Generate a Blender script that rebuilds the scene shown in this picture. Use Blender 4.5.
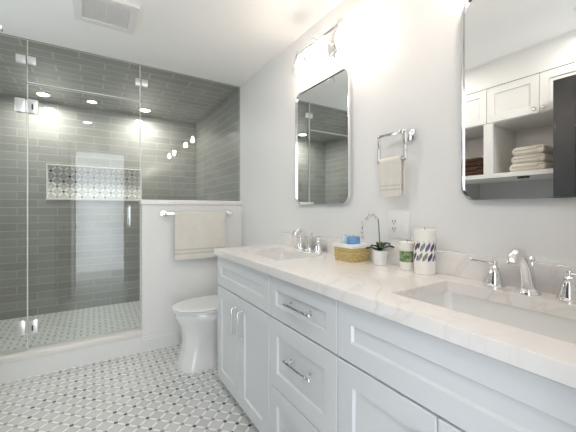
import bpy, bmesh, math, random
from mathutils import Vector, Matrix
PI = math.pi
random.seed(7)
SC = bpy.context.scene
COL = SC.collection
for _o in list(bpy.data.objects):
    bpy.data.objects.remove(_o)

# ------------------------------------------------------------------ camera
YAW = math.radians(32.04)
cam = bpy.data.cameras.new('camera')
cam.sensor_width = 36.0
cam.lens = 36.0 * 310.2 / 576.0
cam.shift_y = -6.4 / 576.0
cam.clip_start = 0.02
camo = bpy.data.objects.new('camera', cam)
camo.location = (0, 0, 1.2)
camo.rotation_euler = (PI / 2, 0, -YAW)
COL.objects.link(camo)
SC.camera = camo

# ------------------------------------------------------------------ world, exposure
SC.view_settings.view_transform = 'Standard'
SC.view_settings.look = 'None'
SC.view_settings.gamma = 1.0
SC.view_settings.use_curve_mapping = False
SC.view_settings.exposure = 1.17
world = bpy.data.worlds.new('daylight')
SC.world = world
world.use_nodes = True
bg = world.node_tree.nodes['Background']
bg.inputs['Color'].default_value = (0.88, 0.94, 1.0, 1)
bg.inputs['Strength'].default_value = 2.1
DOWNLIGHT = 75.0      # emission of the bathroom's recessed lights
SHOWERLIGHT = 215.0    # emission of the shower's recessed lights
BULB = 42.0           # emission of the vanity bulbs
SC.cycles.use_denoising = True
SC.cycles.max_bounces = 12
SC.cycles.diffuse_bounces = 6
SC.cycles.glossy_bounces = 6
SC.cycles.transparent_max_bounces = 16
SC.cycles.caustics_refractive = False
SC.cycles.caustics_reflective = False
SC.cycles.sample_clamp_indirect = 6.0
# daylight enters by the doorway behind the camera: a portal guides the sky's light through it
_pl = bpy.data.lights.new('doorway_portal', 'AREA')
_pl.shape = 'RECTANGLE'; _pl.size = 0.68; _pl.size_y = 2.08
_pl.cycles.is_portal = True
_po = bpy.data.objects.new('doorway_portal', _pl)
_po.location = (0.095, -0.15, 1.05); _po.rotation_euler = (-PI / 2, 0, PI)
COL.objects.link(_po)
_p2 = bpy.data.lights.new('fill_window_portal', 'AREA')  # portal for the out-of-view opening added as fill light
_p2.shape = 'RECTANGLE'; _p2.size = 1.2; _p2.size_y = 0.74
_p2.cycles.is_portal = True
_o2 = bpy.data.objects.new('fill_window_portal', _p2)
_o2.location = (-1.275, 2.35, 1.55); _o2.rotation_euler = (0, -PI / 2, 0)
COL.objects.link(_o2)

# ------------------------------------------------------------------ node helpers
def new_mat(name):
    m = bpy.data.materials.new(name); m.use_nodes = True
    nt = m.node_tree
    return m, nt, nt.nodes['Principled BSDF']

class NX:
    """tiny expression builder on a node tree"""
    def __init__(s, nt): s.nt = nt
    def n(s, typ, **kw):
        d = s.nt.nodes.new(typ)
        for k, v in kw.items(): setattr(d, k, v)
        return d
    def put(s, sock, v):
        if isinstance(v, bpy.types.NodeSocket): s.nt.links.new(v, sock)
        else: sock.default_value = v
    def m(s, op, a, b=None, c=None):
        d = s.n('ShaderNodeMath', operation=op)
        s.put(d.inputs[0], a)
        if b is not None: s.put(d.inputs[1], b)
        if c is not None: s.put(d.inputs[2], c)
        return d.outputs[0]
    def mix(s, f, a, b):
        d = s.n('ShaderNodeMix', data_type='RGBA')
        s.put(d.inputs[0], f); s.put(d.inputs[6], a); s.put(d.inputs[7], b)
        return d.outputs[2]
    def comb(s, x, y, z=0.0):
        d = s.n('ShaderNodeCombineXYZ')
        s.put(d.inputs[0], x); s.put(d.inputs[1], y); s.put(d.inputs[2], z)
        return d.outputs[0]
    def coord(s, out='UV'):
        return s.n('ShaderNodeTexCoord').outputs[out]
    def noise(s, vec, scale, detail=3.0, rough=0.5, dist=0.0):
        d = s.n('ShaderNodeTexNoise')
        s.put(d.inputs['Vector'], vec); d.inputs['Scale'].default_value = scale
        d.inputs['Detail'].default_value = detail; d.inputs['Roughness'].default_value = rough
        d.inputs['Distortion'].default_value = dist
        return d.outputs['Fac']
    def rng(s, v, a, b, c=0.0, d=1.0):
        q = s.n('ShaderNodeMapRange')
        s.put(q.inputs[0], v)
        for i, x in enumerate((a, b, c, d)): s.put(q.inputs[i + 1], x)
        return q.outputs[0]
    def bump(s, h, strength, dist, bsdf):
        b = s.n('ShaderNodeBump')
        b.inputs['Strength'].default_value = strength; b.inputs['Distance'].default_value = dist
        s.put(b.inputs['Height'], h)
        s.nt.links.new(b.outputs[0], bsdf.inputs['Normal'])

def g(v, a=1): return (v[0], v[1], v[2], 1) if not isinstance(v, (int, float)) else (v, v, v, 1)

def plain(name, col, rough=0.5, metal=0.0, var=0.04, scale=30.0, bump=0.0, spec=0.5, coat=0.0):
    """solid colour with a slight procedural variation"""
    m, nt, b = new_mat(name); x = NX(nt)
    v = x.noise(x.coord('Object'), scale)
    c = g(col)
    lo = tuple(k * (1 - var) for k in c[:3]) + (1,)
    hi = tuple(min(1, k * (1 + var)) for k in c[:3]) + (1,)
    x.put(b.inputs['Base Color'], x.mix(v, lo, hi))
    b.inputs['Roughness'].default_value = rough
    b.inputs['Metallic'].default_value = metal
    b.inputs['Specular IOR Level'].default_value = spec
    b.inputs['Coat Weight'].default_value = coat
    if bump: x.bump(v, bump, 0.002, b)
    return m

def emit(name, col, strength):
    m, nt, b = new_mat(name)
    b.inputs['Base Color'].default_value = g(0.8)
    b.inputs['Emission Color'].default_value = g(col)
    b.inputs['Emission Strength'].default_value = strength
    return m

def fabric(name, col, scale=260.0, var=0.12, bump=0.6):
    m, nt, b = new_mat(name); x = NX(nt)
    co = x.coord('Object')
    v = x.noise(co, scale, 2.0); w = x.noise(co, 14.0, 2.0)
    t = x.m('MULTIPLY_ADD', w, 0.5, x.m('MULTIPLY', v, 0.5))
    c = g(col)
    x.put(b.inputs['Base Color'], x.mix(t, tuple(k * (1 - var) for k in c[:3]) + (1,), tuple(min(1, k * (1 + var)) for k in c[:3]) + (1,)))
    b.inputs['Roughness'].default_value = 0.95
    b.inputs['Sheen Weight'].default_value = 0.2
    b.inputs['Specular IOR Level'].default_value = 0.1
    x.bump(v, bump, 0.003, b)
    return m

def mosaic(name, d, tile_lo, tile_hi, lens, grout, rough=0.35):
    """marble mosaic: squares on the diagonal, white leaf-shaped strips between them, dark dots where they meet"""
    m, nt, b = new_mat(name); x = NX(nt)
    uv = x.coord('UV'); s = x.n('ShaderNodeSeparateXYZ'); nt.links.new(uv, s.inputs[0])
    u = x.m('DIVIDE', x.m('ADD', s.outputs[0], s.outputs[1]), d)
    v = x.m('DIVIDE', x.m('SUBTRACT', s.outputs[0], s.outputs[1]), d)
    du = x.m('PINGPONG', u, 0.5); dv = x.m('PINGPONG', v, 0.5)
    ru = x.m('FLOOR', x.m('ADD', u, 0.5)); rv = x.m('FLOOR', x.m('ADD', v, 0.5))
    wn = x.n('ShaderNodeTexWhiteNoise', noise_dimensions='2D'); x.put(wn.inputs['Vector'], x.comb(ru, rv))
    wt = x.n('ShaderNodeTexWhiteNoise', noise_dimensions='2D'); x.put(wt.inputs['Vector'], x.comb(x.m('FLOOR', u), x.m('FLOOR', v)))
    wa = x.m('MULTIPLY', x.m('SINE', x.m('MULTIPLY', dv, PI)), 0.135)
    wb = x.m('MULTIPLY', x.m('SINE', x.m('MULTIPLY', du, PI)), 0.135)
    ea = x.m('SUBTRACT', du, wa); eb = x.m('SUBTRACT', dv, wb)
    e = x.m('MINIMUM', ea, eb)                      # <0 inside a leaf
    leaf = x.m('LESS_THAN', e, 0.0)
    edge = x.m('LESS_THAN', x.m('ABSOLUTE', e), 0.022)
    dot = x.m('LESS_THAN', x.m('ADD', du, dv), 0.175)
    veins = x.noise(uv, 26.0, 5.0, 0.6, 1.2)
    tv = x.m('MULTIPLY_ADD', veins, 0.55, x.m('MULTIPLY', wt.outputs['Value'], 0.45))
    c = x.mix(tv, g(tile_lo), g(tile_hi))
    c = x.mix(leaf, c, g(lens))
    c = x.mix(x.m('MULTIPLY', edge, 0.75), c, g(grout))
    dark = x.m('LESS_THAN', wn.outputs['Value'], 0.38)
    dc = x.mix(dark, g(0.30), g((0.045, 0.045, 0.05)))
    c = x.mix(dot, c, dc)
    x.put(b.inputs['Base Color'], c)
    b.inputs['Roughness'].default_value = rough
    x.bump(x.m('SUBTRACT', 1.0, edge), 0.25, 0.001, b)
    return m

def subway(name, lo, hi, grout, rough=0.12, w=0.36, h=0.0875, ox=0.0, oy=0.0):
    m, nt, b = new_mat(name); x = NX(nt)
    uv = x.coord('UV'); mp = x.n('ShaderNodeMapping'); nt.links.new(uv, mp.inputs[0])
    mp.inputs['Location'].default_value = (ox, oy, 0)
    br = x.n('ShaderNodeTexBrick'); nt.links.new(mp.outputs[0], br.inputs['Vector'])
    br.offset = 0.5
    br.inputs['Color1'].default_value = g(lo); br.inputs['Color2'].default_value = g(hi)
    br.inputs['Mortar'].default_value = g(grout)
    br.inputs['Scale'].default_value = 1.0; br.inputs['Mortar Size'].default_value = 0.0028 if h < 0.1 else 0.006
    br.inputs['Mortar Smooth'].default_value = 0.1; br.inputs['Bias'].default_value = 0.0
    br.inputs['Brick Width'].default_value = w; br.inputs['Row Height'].default_value = h
    st = x.n('ShaderNodeMapping'); nt.links.new(uv, st.inputs[0]); st.inputs['Scale'].default_value = (3, 26, 1)
    streak = x.noise(st.outputs[0], 2.0, 3.0)
    c = x.mix(x.m('MULTIPLY', x.rng(streak, 0.35, 0.75), 0.12), br.outputs['Color'], g(tuple(k * 0.72 for k in lo)))
    x.put(b.inputs['Base Color'], c)
    b.inputs['Roughness'].default_value = rough
    hh = x.m('MULTIPLY_ADD', x.noise(uv, 9.0, 2.0), 0.5, x.m('SUBTRACT', 1.0, br.outputs['Fac']))
    x.bump(hh, 0.35, 0.002, b)
    return m

def quartz(name, base, vein, rough=0.12, amount=0.55):
    m, nt, b = new_mat(name); x = NX(nt)
    co = x.coord('Object')
    n1 = x.noise(co, 2.3, 6.0, 0.55, 1.6)
    ridge = x.m('ABSOLUTE', x.m('SUBTRACT', n1, 0.5))
    v = x.rng(ridge, 0.0, 0.035, 1.0, 0.0)
    n2 = x.noise(co, 1.1, 3.0)
    v = x.m('MULTIPLY', v, x.rng(n2, 0.38, 0.62))
    cloud = x.rng(x.noise(co, 5.0, 5.0), 0.45, 0.8, 0.0, 0.35)
    f = x.m('MULTIPLY', x.m('MAXIMUM', v, cloud), amount)
    x.put(b.inputs['Base Color'], x.mix(f, g(base), g(vein)))
    b.inputs['Roughness'].default_value = rough
    return m

def clear_glass(name, tint=(0.97, 0.985, 0.975)):
    """thin pane: lets light straight through and mirrors more at grazing angles"""
    m, nt, b = new_mat(name); nt.nodes.remove(b); x = NX(nt)
    out = nt.nodes['Material Output']
    lw = x.n('ShaderNodeLayerWeight'); lw.inputs['Blend'].default_value = 0.5
    f = x.m('MULTIPLY_ADD', x.m('POWER', lw.outputs['Facing'], 5.0), 0.93, 0.042)
    t = x.n('ShaderNodeBsdfTransparent'); t.inputs[0].default_value = g(tint)
    gl = x.n('ShaderNodeBsdfGlossy'); gl.inputs['Roughness'].default_value = 0.0
    mx = x.n('ShaderNodeMixShader'); x.put(mx.inputs[0], f)
    nt.links.new(t.outputs[0], mx.inputs[1]); nt.links.new(gl.outputs[0], mx.inputs[2])
    nt.links.new(mx.outputs[0], out.inputs['Surface'])
    return m

def wicker(name):
    m, nt, b = new_mat(name); x = NX(nt)
    uv = x.coord('UV')
    br = x.n('ShaderNodeTexBrick'); nt.links.new(uv, br.inputs['Vector']); br.offset = 0.5
    br.inputs['Color1'].default_value = g((0.58, 0.44, 0.17)); br.inputs['Color2'].default_value = g((0.78, 0.63, 0.30))
    br.inputs['Mortar'].default_value = g((0.30, 0.20, 0.07)); br.inputs['Scale'].default_value = 1.0
    br.inputs['Mortar Size'].default_value = 0.0011; br.inputs['Mortar Smooth'].default_value = 0.6
    br.inputs['Brick Width'].default_value = 0.014; br.inputs['Row Height'].default_value = 0.0075
    nt.links.new(br.outputs['Color'], b.inputs['Base Color']); b.inputs['Roughness'].default_value = 0.75
    x.bump(x.m('SUBTRACT', 1.0, br.outputs['Fac']), 0.8, 0.003, b)
    return m

def printed_leaves(name):
    """white wrapper printed with slanting leaves in purple, olive and grey"""
    m, nt, b = new_mat(name); x = NX(nt)
    uv = x.coord('UV'); s = x.n('ShaderNodeSeparateXYZ'); nt.links.new(uv, s.inputs[0])
    row = x.m('FLOOR', x.m('DIVIDE', s.outputs[1], 0.041))
    sx = x.m('ADD', x.m('DIVIDE', s.outputs[0], 0.0205), x.m('ADD', x.m('MULTIPLY', s.outputs[1], -22.0), x.m('MULTIPLY', row, 0.37)))
    cell = x.m('FLOOR', sx)
    fx = x.m('ABSOLUTE', x.m('SUBTRACT', x.m('FRACT', sx), 0.5))
    fy = x.m('FRACT', x.m('DIVIDE', s.outputs[1], 0.041))
    leaf = x.m('LESS_THAN', fx, x.m('MULTIPLY', x.m('SINE', x.m('MULTIPLY', fy, PI)), 0.40))
    wn = x.n('ShaderNodeTexWhiteNoise', noise_dimensions='2D'); x.put(wn.inputs['Vector'], x.comb(cell, row))
    r = x.n('ShaderNodeValToRGB'); r.color_ramp.interpolation = 'CONSTANT'
    els = [(0.0, (0.10, 0.06, 0.14)), (0.30, (0.42, 0.38, 0.10)), (0.52, (0.24, 0.26, 0.22)), (0.74, (0.16, 0.13, 0.30))]
    while len(r.color_ramp.elements) < 4: r.color_ramp.elements.new(0.9)
    for el, (p, c) in zip(r.color_ramp.elements, els): el.position = p; el.color = g(c)
    nt.links.new(wn.outputs['Value'], r.inputs[0])
    x.put(b.inputs['Base Color'], x.mix(leaf, g((0.84, 0.82, 0.78)), r.outputs[0]))
    b.inputs['Roughness'].default_value = 0.5
    return m

def green_print(name):
    m, nt, b = new_mat(name); x = NX(nt)
    v = x.noise(x.coord('Object'), 75.0, 2.0, 0.5, 1.0)
    r = x.n('ShaderNodeValToRGB'); r.color_ramp.interpolation = 'CONSTANT'
    els = [(0.0, (0.10, 0.17, 0.08)), (0.44, (0.20, 0.30, 0.14)), (0.56, (0.36, 0.40, 0.16)), (0.66, (0.55, 0.58, 0.42))]
    while len(r.color_ramp.elements) < 4: r.color_ramp.elements.new(0.9)
    for el, (p, c) in zip(r.color_ramp.elements, els): el.position = p; el.color = g(c)
    nt.links.new(v, r.inputs[0]); nt.links.new(r.outputs[0], b.inputs['Base Color'])
    b.inputs['Roughness'].default_value = 0.5
    return m

WHITE_WALL = plain('wall_paint', (0.80, 0.80, 0.79), 0.55, var=0.01, scale=60, bump=0.05)
CEIL_PAINT = plain('ceiling_paint', (0.90, 0.89, 0.87), 0.7, var=0.01, scale=60)
TRIM_PAINT = plain('trim_paint', (0.80, 0.80, 0.79), 0.35, var=0.01)
CAB_PAINT = plain('cabinet_paint', (0.70, 0.72, 0.735), 0.38, var=0.008)
LINEN_PAINT = plain('linen_cabinet_paint', (0.82, 0.81, 0.79), 0.4, var=0.01)
SHADOW_GAP = plain('cabinet_carcass', (0.45, 0.45, 0.45), 0.7)
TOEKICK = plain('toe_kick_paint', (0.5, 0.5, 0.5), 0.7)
CHROME = plain('polished_chrome', (0.88, 0.88, 0.89), 0.07, 1.0, var=0.01)
NICKEL = plain('brushed_nickel', (0.72, 0.71, 0.69), 0.22, 1.0, var=0.02)
MIRROR = plain('mirror_silver', (0.90, 0.915, 0.91), 0.0, 1.0, var=0.0)
PORCELAIN = plain('white_porcelain', (0.82, 0.82, 0.81), 0.08, var=0.005, coat=0.3)
SINK_WHITE = plain('sink_porcelain', (0.80, 0.80, 0.79), 0.12, var=0.005)
PLASTIC = plain('white_plastic', (0.80, 0.80, 0.785), 0.35, var=0.01)
GRILLE_GREY = plain('fan_slot_grey', (0.72, 0.70, 0.70), 0.7)
FAN_WHITE = plain('fan_plastic', (0.78, 0.765, 0.76), 0.4, var=0.01)
DARK = plain('dark_slot', (0.03, 0.03, 0.03), 0.6)
QUARTZ = quartz('veined_white_quartz', (0.84, 0.815, 0.79), (0.56, 0.50, 0.45), amount=0.32)
MARBLE_CURB = quartz('cream_veined_marble', (0.80, 0.78, 0.75), (0.62, 0.57, 0.51), 0.25, amount=0.22)
FLOOR_TILE = mosaic('marble_mosaic_floor', 0.105, (0.52, 0.52, 0.505), (0.70, 0.70, 0.68), (0.86, 0.855, 0.84), (0.45, 0.45, 0.435))
SHOWER_FLOOR_TILE = mosaic('marble_mosaic_shower', 0.105, (0.60, 0.64, 0.61), (0.78, 0.81, 0.78), (0.90, 0.91, 0.90), (0.36, 0.38, 0.37))
NICHE_TILE = mosaic('marble_mosaic_niche', 0.123, (0.46, 0.46, 0.44), (0.60, 0.60, 0.57), (0.86, 0.86, 0.85), (0.34, 0.34, 0.33), 0.15)
TILE = subway('grey_glass_subway_tile', (0.290, 0.292, 0.270), (0.352, 0.352, 0.326), (0.50, 0.50, 0.475))
CEIL_TILE = subway('grey_glass_ceiling_tile', (0.300, 0.302, 0.280), (0.355, 0.355, 0.330), (0.50, 0.50, 0.475), 0.14, 0.36, 0.13, 0.1, 0.06)
GLASS = clear_glass('clear_glass')
SHOWER_METAL = plain('satin_chrome', (0.92, 0.92, 0.92), 0.28, 1.0, var=0.01)
SEAL = plain('clear_seal_strip', (0.74, 0.76, 0.74), 0.25, var=0.02)
GLASS_EDGE = plain('polished_glass_edge', (0.75, 0.80, 0.77), 0.15, var=0.02)
SHADE_GLASS = clear_glass('lamp_glass', (0.97, 0.97, 0.97))
BULB_GLOW = emit('warm_bulb_glow', (1.0, 0.86, 0.74), BULB)
LENS_GLOW = emit('downlight_glow', (1.0, 0.95, 0.89), DOWNLIGHT)
SHOWER_GLOW = emit('shower_downlight_glow', (1.0, 0.97, 0.93), SHOWERLIGHT)
TOWEL = fabric('oatmeal_terry', (0.72, 0.69, 0.63))
TOWEL_BAND = fabric('oatmeal_woven_band', (0.58, 0.55, 0.49), 400.0, 0.05, 0.2)
BEIGE_TOWEL = fabric('beige_terry', (0.72, 0.68, 0.61))
BROWN_TOWEL = fabric('brown_terry', (0.085, 0.045, 0.028), 120.0, 0.5, 1.0)
BLACK_DOOR = plain('black_door_paint', (0.022, 0.021, 0.022), 0.32, var=0.1)
WICKER = wicker('woven_wicker')
LINER = fabric('white_liner_cloth', (0.82, 0.82, 0.82), 300.0, 0.05, 0.3)
BLUE_WAX = plain('blue_wax', (0.16, 0.34, 0.60), 0.5, var=0.06)
PALE_WAX = plain('pale_blue_wax', (0.58, 0.70, 0.76), 0.5, var=0.04)
CREAM_WAX = plain('cream_wax', (0.84, 0.82, 0.77), 0.45, var=0.02)
POT_WHITE = plain('glazed_white_pot', (0.80, 0.80, 0.79), 0.25, var=0.02)
LEAF = plain('dark_green_leaf', (0.018, 0.045, 0.016), 0.4, var=0.3, scale=40)
STEM = plain('grey_green_stem', (0.20, 0.20, 0.15), 0.6, var=0.2)
PETAL = plain('pale_petal', (0.76, 0.72, 0.68), 0.6, var=0.08)
BUD = plain('petal_heart', (0.46, 0.38, 0.34), 0.6, var=0.2)
SOIL = plain('potting_moss', (0.05, 0.045, 0.03), 0.9, var=0.4, scale=90)
WICK = plain('candle_wick', (0.10, 0.09, 0.08), 0.9)
LEAF_PRINT = printed_leaves('leaf_printed_band')
GREEN_PRINT = green_print('green_printed_band')
BRONZE = plain('dark_bronze', (0.07, 0.045, 0.03), 0.4, 0.7, var=0.1)

# ------------------------------------------------------------------ mesh helpers
class MB:
    def __init__(s): s.bm = bmesh.new(); s.mi = 0
    def _tag(s, faces):
        for f in faces: f.material_index = s.mi
    def box(s, x0, x1, y0, y1, z0, z1, bev=0.0, seg=2):
        vs = [s.bm.verts.new((x, y, z)) for x in (x0, x1) for y in (y0, y1) for z in (z0, z1)]
        q = [(0, 1, 3, 2), (4, 6, 7, 5), (0, 4, 5, 1), (2, 3, 7, 6), (0, 2, 6, 4), (1, 5, 7, 3)]
        fs = [s.bm.faces.new([vs[i] for i in f]) for f in q]
        s._tag(fs)
        if bev:
            es = list({e for f in fs for e in f.edges})
            r = bmesh.ops.bevel(s.bm, geom=es, offset=bev, segments=seg, affect='EDGES', profile=0.5)
            s._tag(r['faces'])
        return fs
    def loft(s, rings, cap0=True, cap1=True, closed=True):
        rows = [[s.bm.verts.new(p) for p in r] for r in rings]
        n = len(rows[0]); fs = []
        for a, b in zip(rows, rows[1:]):
            for i in range(n if closed else n - 1):
                j = (i + 1) % n
                fs.append(s.bm.faces.new((a[i], a[j], b[j], b[i])))
        if cap0: fs.append(s.bm.faces.new(rows[0][::-1]))
        if cap1: fs.append(s.bm.faces.new(rows[-1]))
        s._tag(fs)
        return fs
    def lathe(s, prof, c=(0, 0, 0), axis=(0, 0, 1), n=28, cap0=True, cap1=True):
        """prof: list of (radius, height along axis)"""
        ax = Vector(axis).normalized()
        up = Vector((0, 0, 1)) if abs(ax.z) < 0.9 else Vector((1, 0, 0))
        u = ax.cross(up).normalized(); v = ax.cross(u)
        c = Vector(c)
        rings = [[c + ax * h + (u * math.cos(2 * PI * i / n) + v * math.sin(2 * PI * i / n)) * max(r, 1e-4) for i in range(n)] for r, h in prof]
        return s.loft(rings, cap0, cap1)
    def tube(s, pts, rad, n=12, caps=True, squash=1.0):
        pts = [Vector(p) for p in pts]
        if isinstance(rad, (int, float)): rad = [rad] * len(pts)
        rings = []; prev = None
        for i, p in enumerate(pts):
            t = (pts[min(i + 1, len(pts) - 1)] - pts[max(i - 1, 0)]).normalized()
            if prev is None:
                up = Vector((0, 0, 1)) if abs(t.z) < 0.9 else Vector((0, 1, 0))
                u = t.cross(up).normalized()
            else:
                u = (prev - t * prev.dot(t)).normalized()
            prev = u; v = t.cross(u)
            rings.append([p + (u * math.cos(2 * PI * k / n) + v * math.sin(2 * PI * k / n) * squash) * rad[i] for k in range(n)])
        return s.loft(rings, caps, caps)
    def sphere(s, c, r, n=16, sc=(1, 1, 1)):
        c = Vector(c); m = max(6, n // 2)
        rings = []
        for i in range(m + 1):
            th = -PI / 2 + PI * i / m
            rr = max(math.cos(th), 1e-3) * r
            rings.append([c + Vector((rr * math.cos(2 * PI * k / n) * sc[0], rr * math.sin(2 * PI * k / n) * sc[1], r * math.sin(th) * sc[2])) for k in range(n)])
        return s.loft(rings)
    def slab(s, us, vs, holes, w0, w1, f):
        """plate on a grid us x vs with cells in `holes` left out; f(u, v, w) -> point"""
        solid = lambda i, j: 0 <= i < len(us) - 1 and 0 <= j < len(vs) - 1 and (i, j) not in holes
        cache = {}
        def V(i, j, w):
            k = (i, j, w)
            if k not in cache: cache[k] = s.bm.verts.new(f(us[i], vs[j], w))
            return cache[k]
        fs = []
        for i in range(len(us) - 1):
            for j in range(len(vs) - 1):
                if not solid(i, j): continue
                fs.append(s.bm.faces.new((V(i, j, w1), V(i + 1, j, w1), V(i + 1, j + 1, w1), V(i, j + 1, w1))))
                fs.append(s.bm.faces.new((V(i, j, w0), V(i, j + 1, w0), V(i + 1, j + 1, w0), V(i + 1, j, w0))))
                for (a, b, di, dj) in (((i, j), (i + 1, j), 0, -1), ((i + 1, j), (i + 1, j + 1), 1, 0), ((i + 1, j + 1), (i, j + 1), 0, 1), ((i, j + 1), (i, j), -1, 0)):
                    if not solid(i + di, j + dj):
                        fs.append(s.bm.faces.new((V(*a, w0), V(*b, w0), V(*b, w1), V(*a, w1))))
        s._tag(fs)
        return fs
    def uv_world(s):
        """metric UVs by the dominant normal axis"""
        s.bm.normal_update()
        uv = s.bm.loops.layers.uv.verify()
        for fc in s.bm.faces:
            nn = fc.normal; a = max(range(3), key=lambda k: abs(nn[k]))
            for l in fc.loops:
                p = l.vert.co
                l[uv].uv = ((p.y, p.z), (p.x, p.z), (p.x, p.y))[a]
    def uv_round(s, cx, cy):
        """UVs around a vertical axis (arc length, height)"""
        uv = s.bm.loops.layers.uv.verify()
        for fc in s.bm.faces:
            a0 = None
            for l in fc.loops:
                p = l.vert.co; a = math.atan2(p.y - cy, p.x - cx); r = math.hypot(p.x - cx, p.y - cy)
                if a0 is None: a0 = a
                while a - a0 > PI: a -= 2 * PI
                while a - a0 < -PI: a += 2 * PI
                l[uv].uv = (a * r, p.z)

def obj(name, mb, mats, parent=None, smooth=True, angle=35, origin=None, uv=True):
    if uv is True: mb.uv_world()
    bmesh.ops.recalc_face_normals(mb.bm, faces=mb.bm.faces[:])
    me = bpy.data.meshes.new(name)
    off = Vector((0, 0, 0))
    if parent is not None:
        p = parent
        while p is not None: off += Vector(p.location); p = p.parent
    if origin is None and parent is None:
        xs = [v.co for v in mb.bm.verts]
        origin = ((min(v.x for v in xs) + max(v.x for v in xs)) / 2, (min(v.y for v in xs) + max(v.y for v in xs)) / 2, min(v.z for v in xs))
    if parent is None: off = Vector(origin)
    for v in mb.bm.verts: v.co -= off
    if smooth:
        for f in mb.bm.faces: f.smooth = True
    mb.bm.to_mesh(me); mb.bm.free()
    if smooth: me.set_sharp_from_angle(angle=math.radians(angle))
    for m in (mats if isinstance(mats, (list, tuple)) else [mats]): me.materials.append(m)
    o = bpy.data.objects.new(name, me); COL.objects.link(o)
    if parent is not None: o.parent = parent
    else: o.location = off
    return o

def tag(o, label, cat, group=None):
    o['label'] = label; o['category'] = cat
    if group: o['group'] = group
    return o
def thing(name, loc, label, cat, group=None):
    o = bpy.data.objects.new(name, None); COL.objects.link(o)
    o.location = loc; o.empty_display_size = 0.1
    return tag(o, label, cat, group)
def struct(name, mb, mat, parent=None, smooth=False, label=None):
    o = obj(name, mb, mat, parent, smooth)
    if parent is None: o['kind'] = 'structure'
    if label: o['label'] = label
    return o
def dup(root, loc, label=None):
    """a thing with its parts and their sub-parts, moved elsewhere"""
    r = root.copy(); COL.objects.link(r); r.location = loc
    if label: r['label'] = label
    for ch in list(root.children):
        c = ch.copy(); COL.objects.link(c); c.parent = r
        for gc in list(ch.children):
            d = gc.copy(); COL.objects.link(d); d.parent = c
    return r

# ------------------------------------------------------------------ main sizes
XR = 1.252                    # vanity wall
XL = -1.17                    # far left wall
CEIL = 2.44
YF = 2.87                     # front of the half wall and kerb
YG = 2.93                     # shower glass
YB = 4.50                     # rear shower wall
HW = 1.285                    # top of the half wall's cap
ZC = 0.932                    # worktop
XC = 0.700                    # worktop front edge
XF = 0.720                    # cabinet fronts
JL, JR = -0.24, 0.43         # doorway behind the camera

# ------------------------------------------------------------------ setting
b = MB(); b.box(XL - 0.1, XR + 0.12, -1.3, 2.99, -0.06, 0.0); struct('floor', b, FLOOR_TILE)
b = MB(); b.box(XL, XR, 2.99, YB, -0.06, 0.0); struct('floor_shower', b, SHOWER_FLOOR_TILE)
b = MB(); b.box(XL - 0.1, XR + 0.12, -0.12, 2.915, CEIL, CEIL + 0.08); struct('ceiling', b, CEIL_PAINT)
b = MB(); b.box(XL - 0.1, XR + 0.12, 2.915, YB + 0.1, CEIL - 0.001, CEIL + 0.08); struct('ceiling_shower', b, CEIL_TILE)
b = MB(); b.box(XR, XR + 0.12, -0.12, 2.915, 0, CEIL); struct('wall_right', b, WHITE_WALL)
b = MB(); b.box(XR - 0.001, XR + 0.12, 2.915, YB, 0, CEIL - 0.001); struct('wall_shower_right', b, TILE)
WY0, WY1, WZ0, WZ1 = 1.98, 2.72, 0.95, 2.15      # unseen opening added in the left wall to let in fill daylight
b = MB(); b.slab([0.0, WY0, WY1, 2.915], [0, WZ0, WZ1, CEIL], {(1, 1)}, XL - 0.1, XL, lambda u, v, w: (w, u, v)); struct('wall_left', b, WHITE_WALL)
b = MB(); wf = lambda u, v, w: (w, u, v)
b.slab([WY0 - 0.06, WY0, WY1, WY1 + 0.06], [WZ0 - 0.06, WZ0, WZ1, WZ1 + 0.06], {(1, 1)}, XL, XL + 0.016, wf)
b.slab([WY0, WY0 + 0.04, WY1 - 0.04, WY1], [WZ0, WZ0 + 0.04, (WZ0 + WZ1) / 2 - 0.02, (WZ0 + WZ1) / 2 + 0.02, WZ1 - 0.04, WZ1], {(1, 1), (1, 3)}, XL - 0.075, XL - 0.04, wf)
fill_win = struct('added_fill_window', b, TRIM_PAINT)  # frame of the added opening, there only to brighten the room
b = MB(); b.box(XL - 0.062, XL - 0.056, WY0 + 0.03, WY1 - 0.03, WZ0 + 0.03, WZ1 - 0.03); struct('added_fill_pane', b, GLASS, fill_win)
b = MB(); b.box(XL - 0.1, XL + 0.001, 2.915, YB, 0, CEIL - 0.001); struct('wall_shower_left', b, TILE)
# back wall with the doorway the camera looks in through
b = MB(); b.slab([XL - 0.1, JL, JR, XR + 0.12], [0, 2.12, CEIL], {(1, 0)}, -0.12, 0.0, lambda u, v, w: (u, w, v)); struct('wall_back', b, WHITE_WALL)
b = MB()
for yy in (0.0, -0.135):
    b.slab([JL - 0.07, JL, JR, JR + 0.07], [0, 2.12, 2.19], {(1, 0)}, yy, yy + 0.015, lambda u, v, w: (u, w, v))
struct('trim_1', b, TRIM_PAINT)
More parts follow.
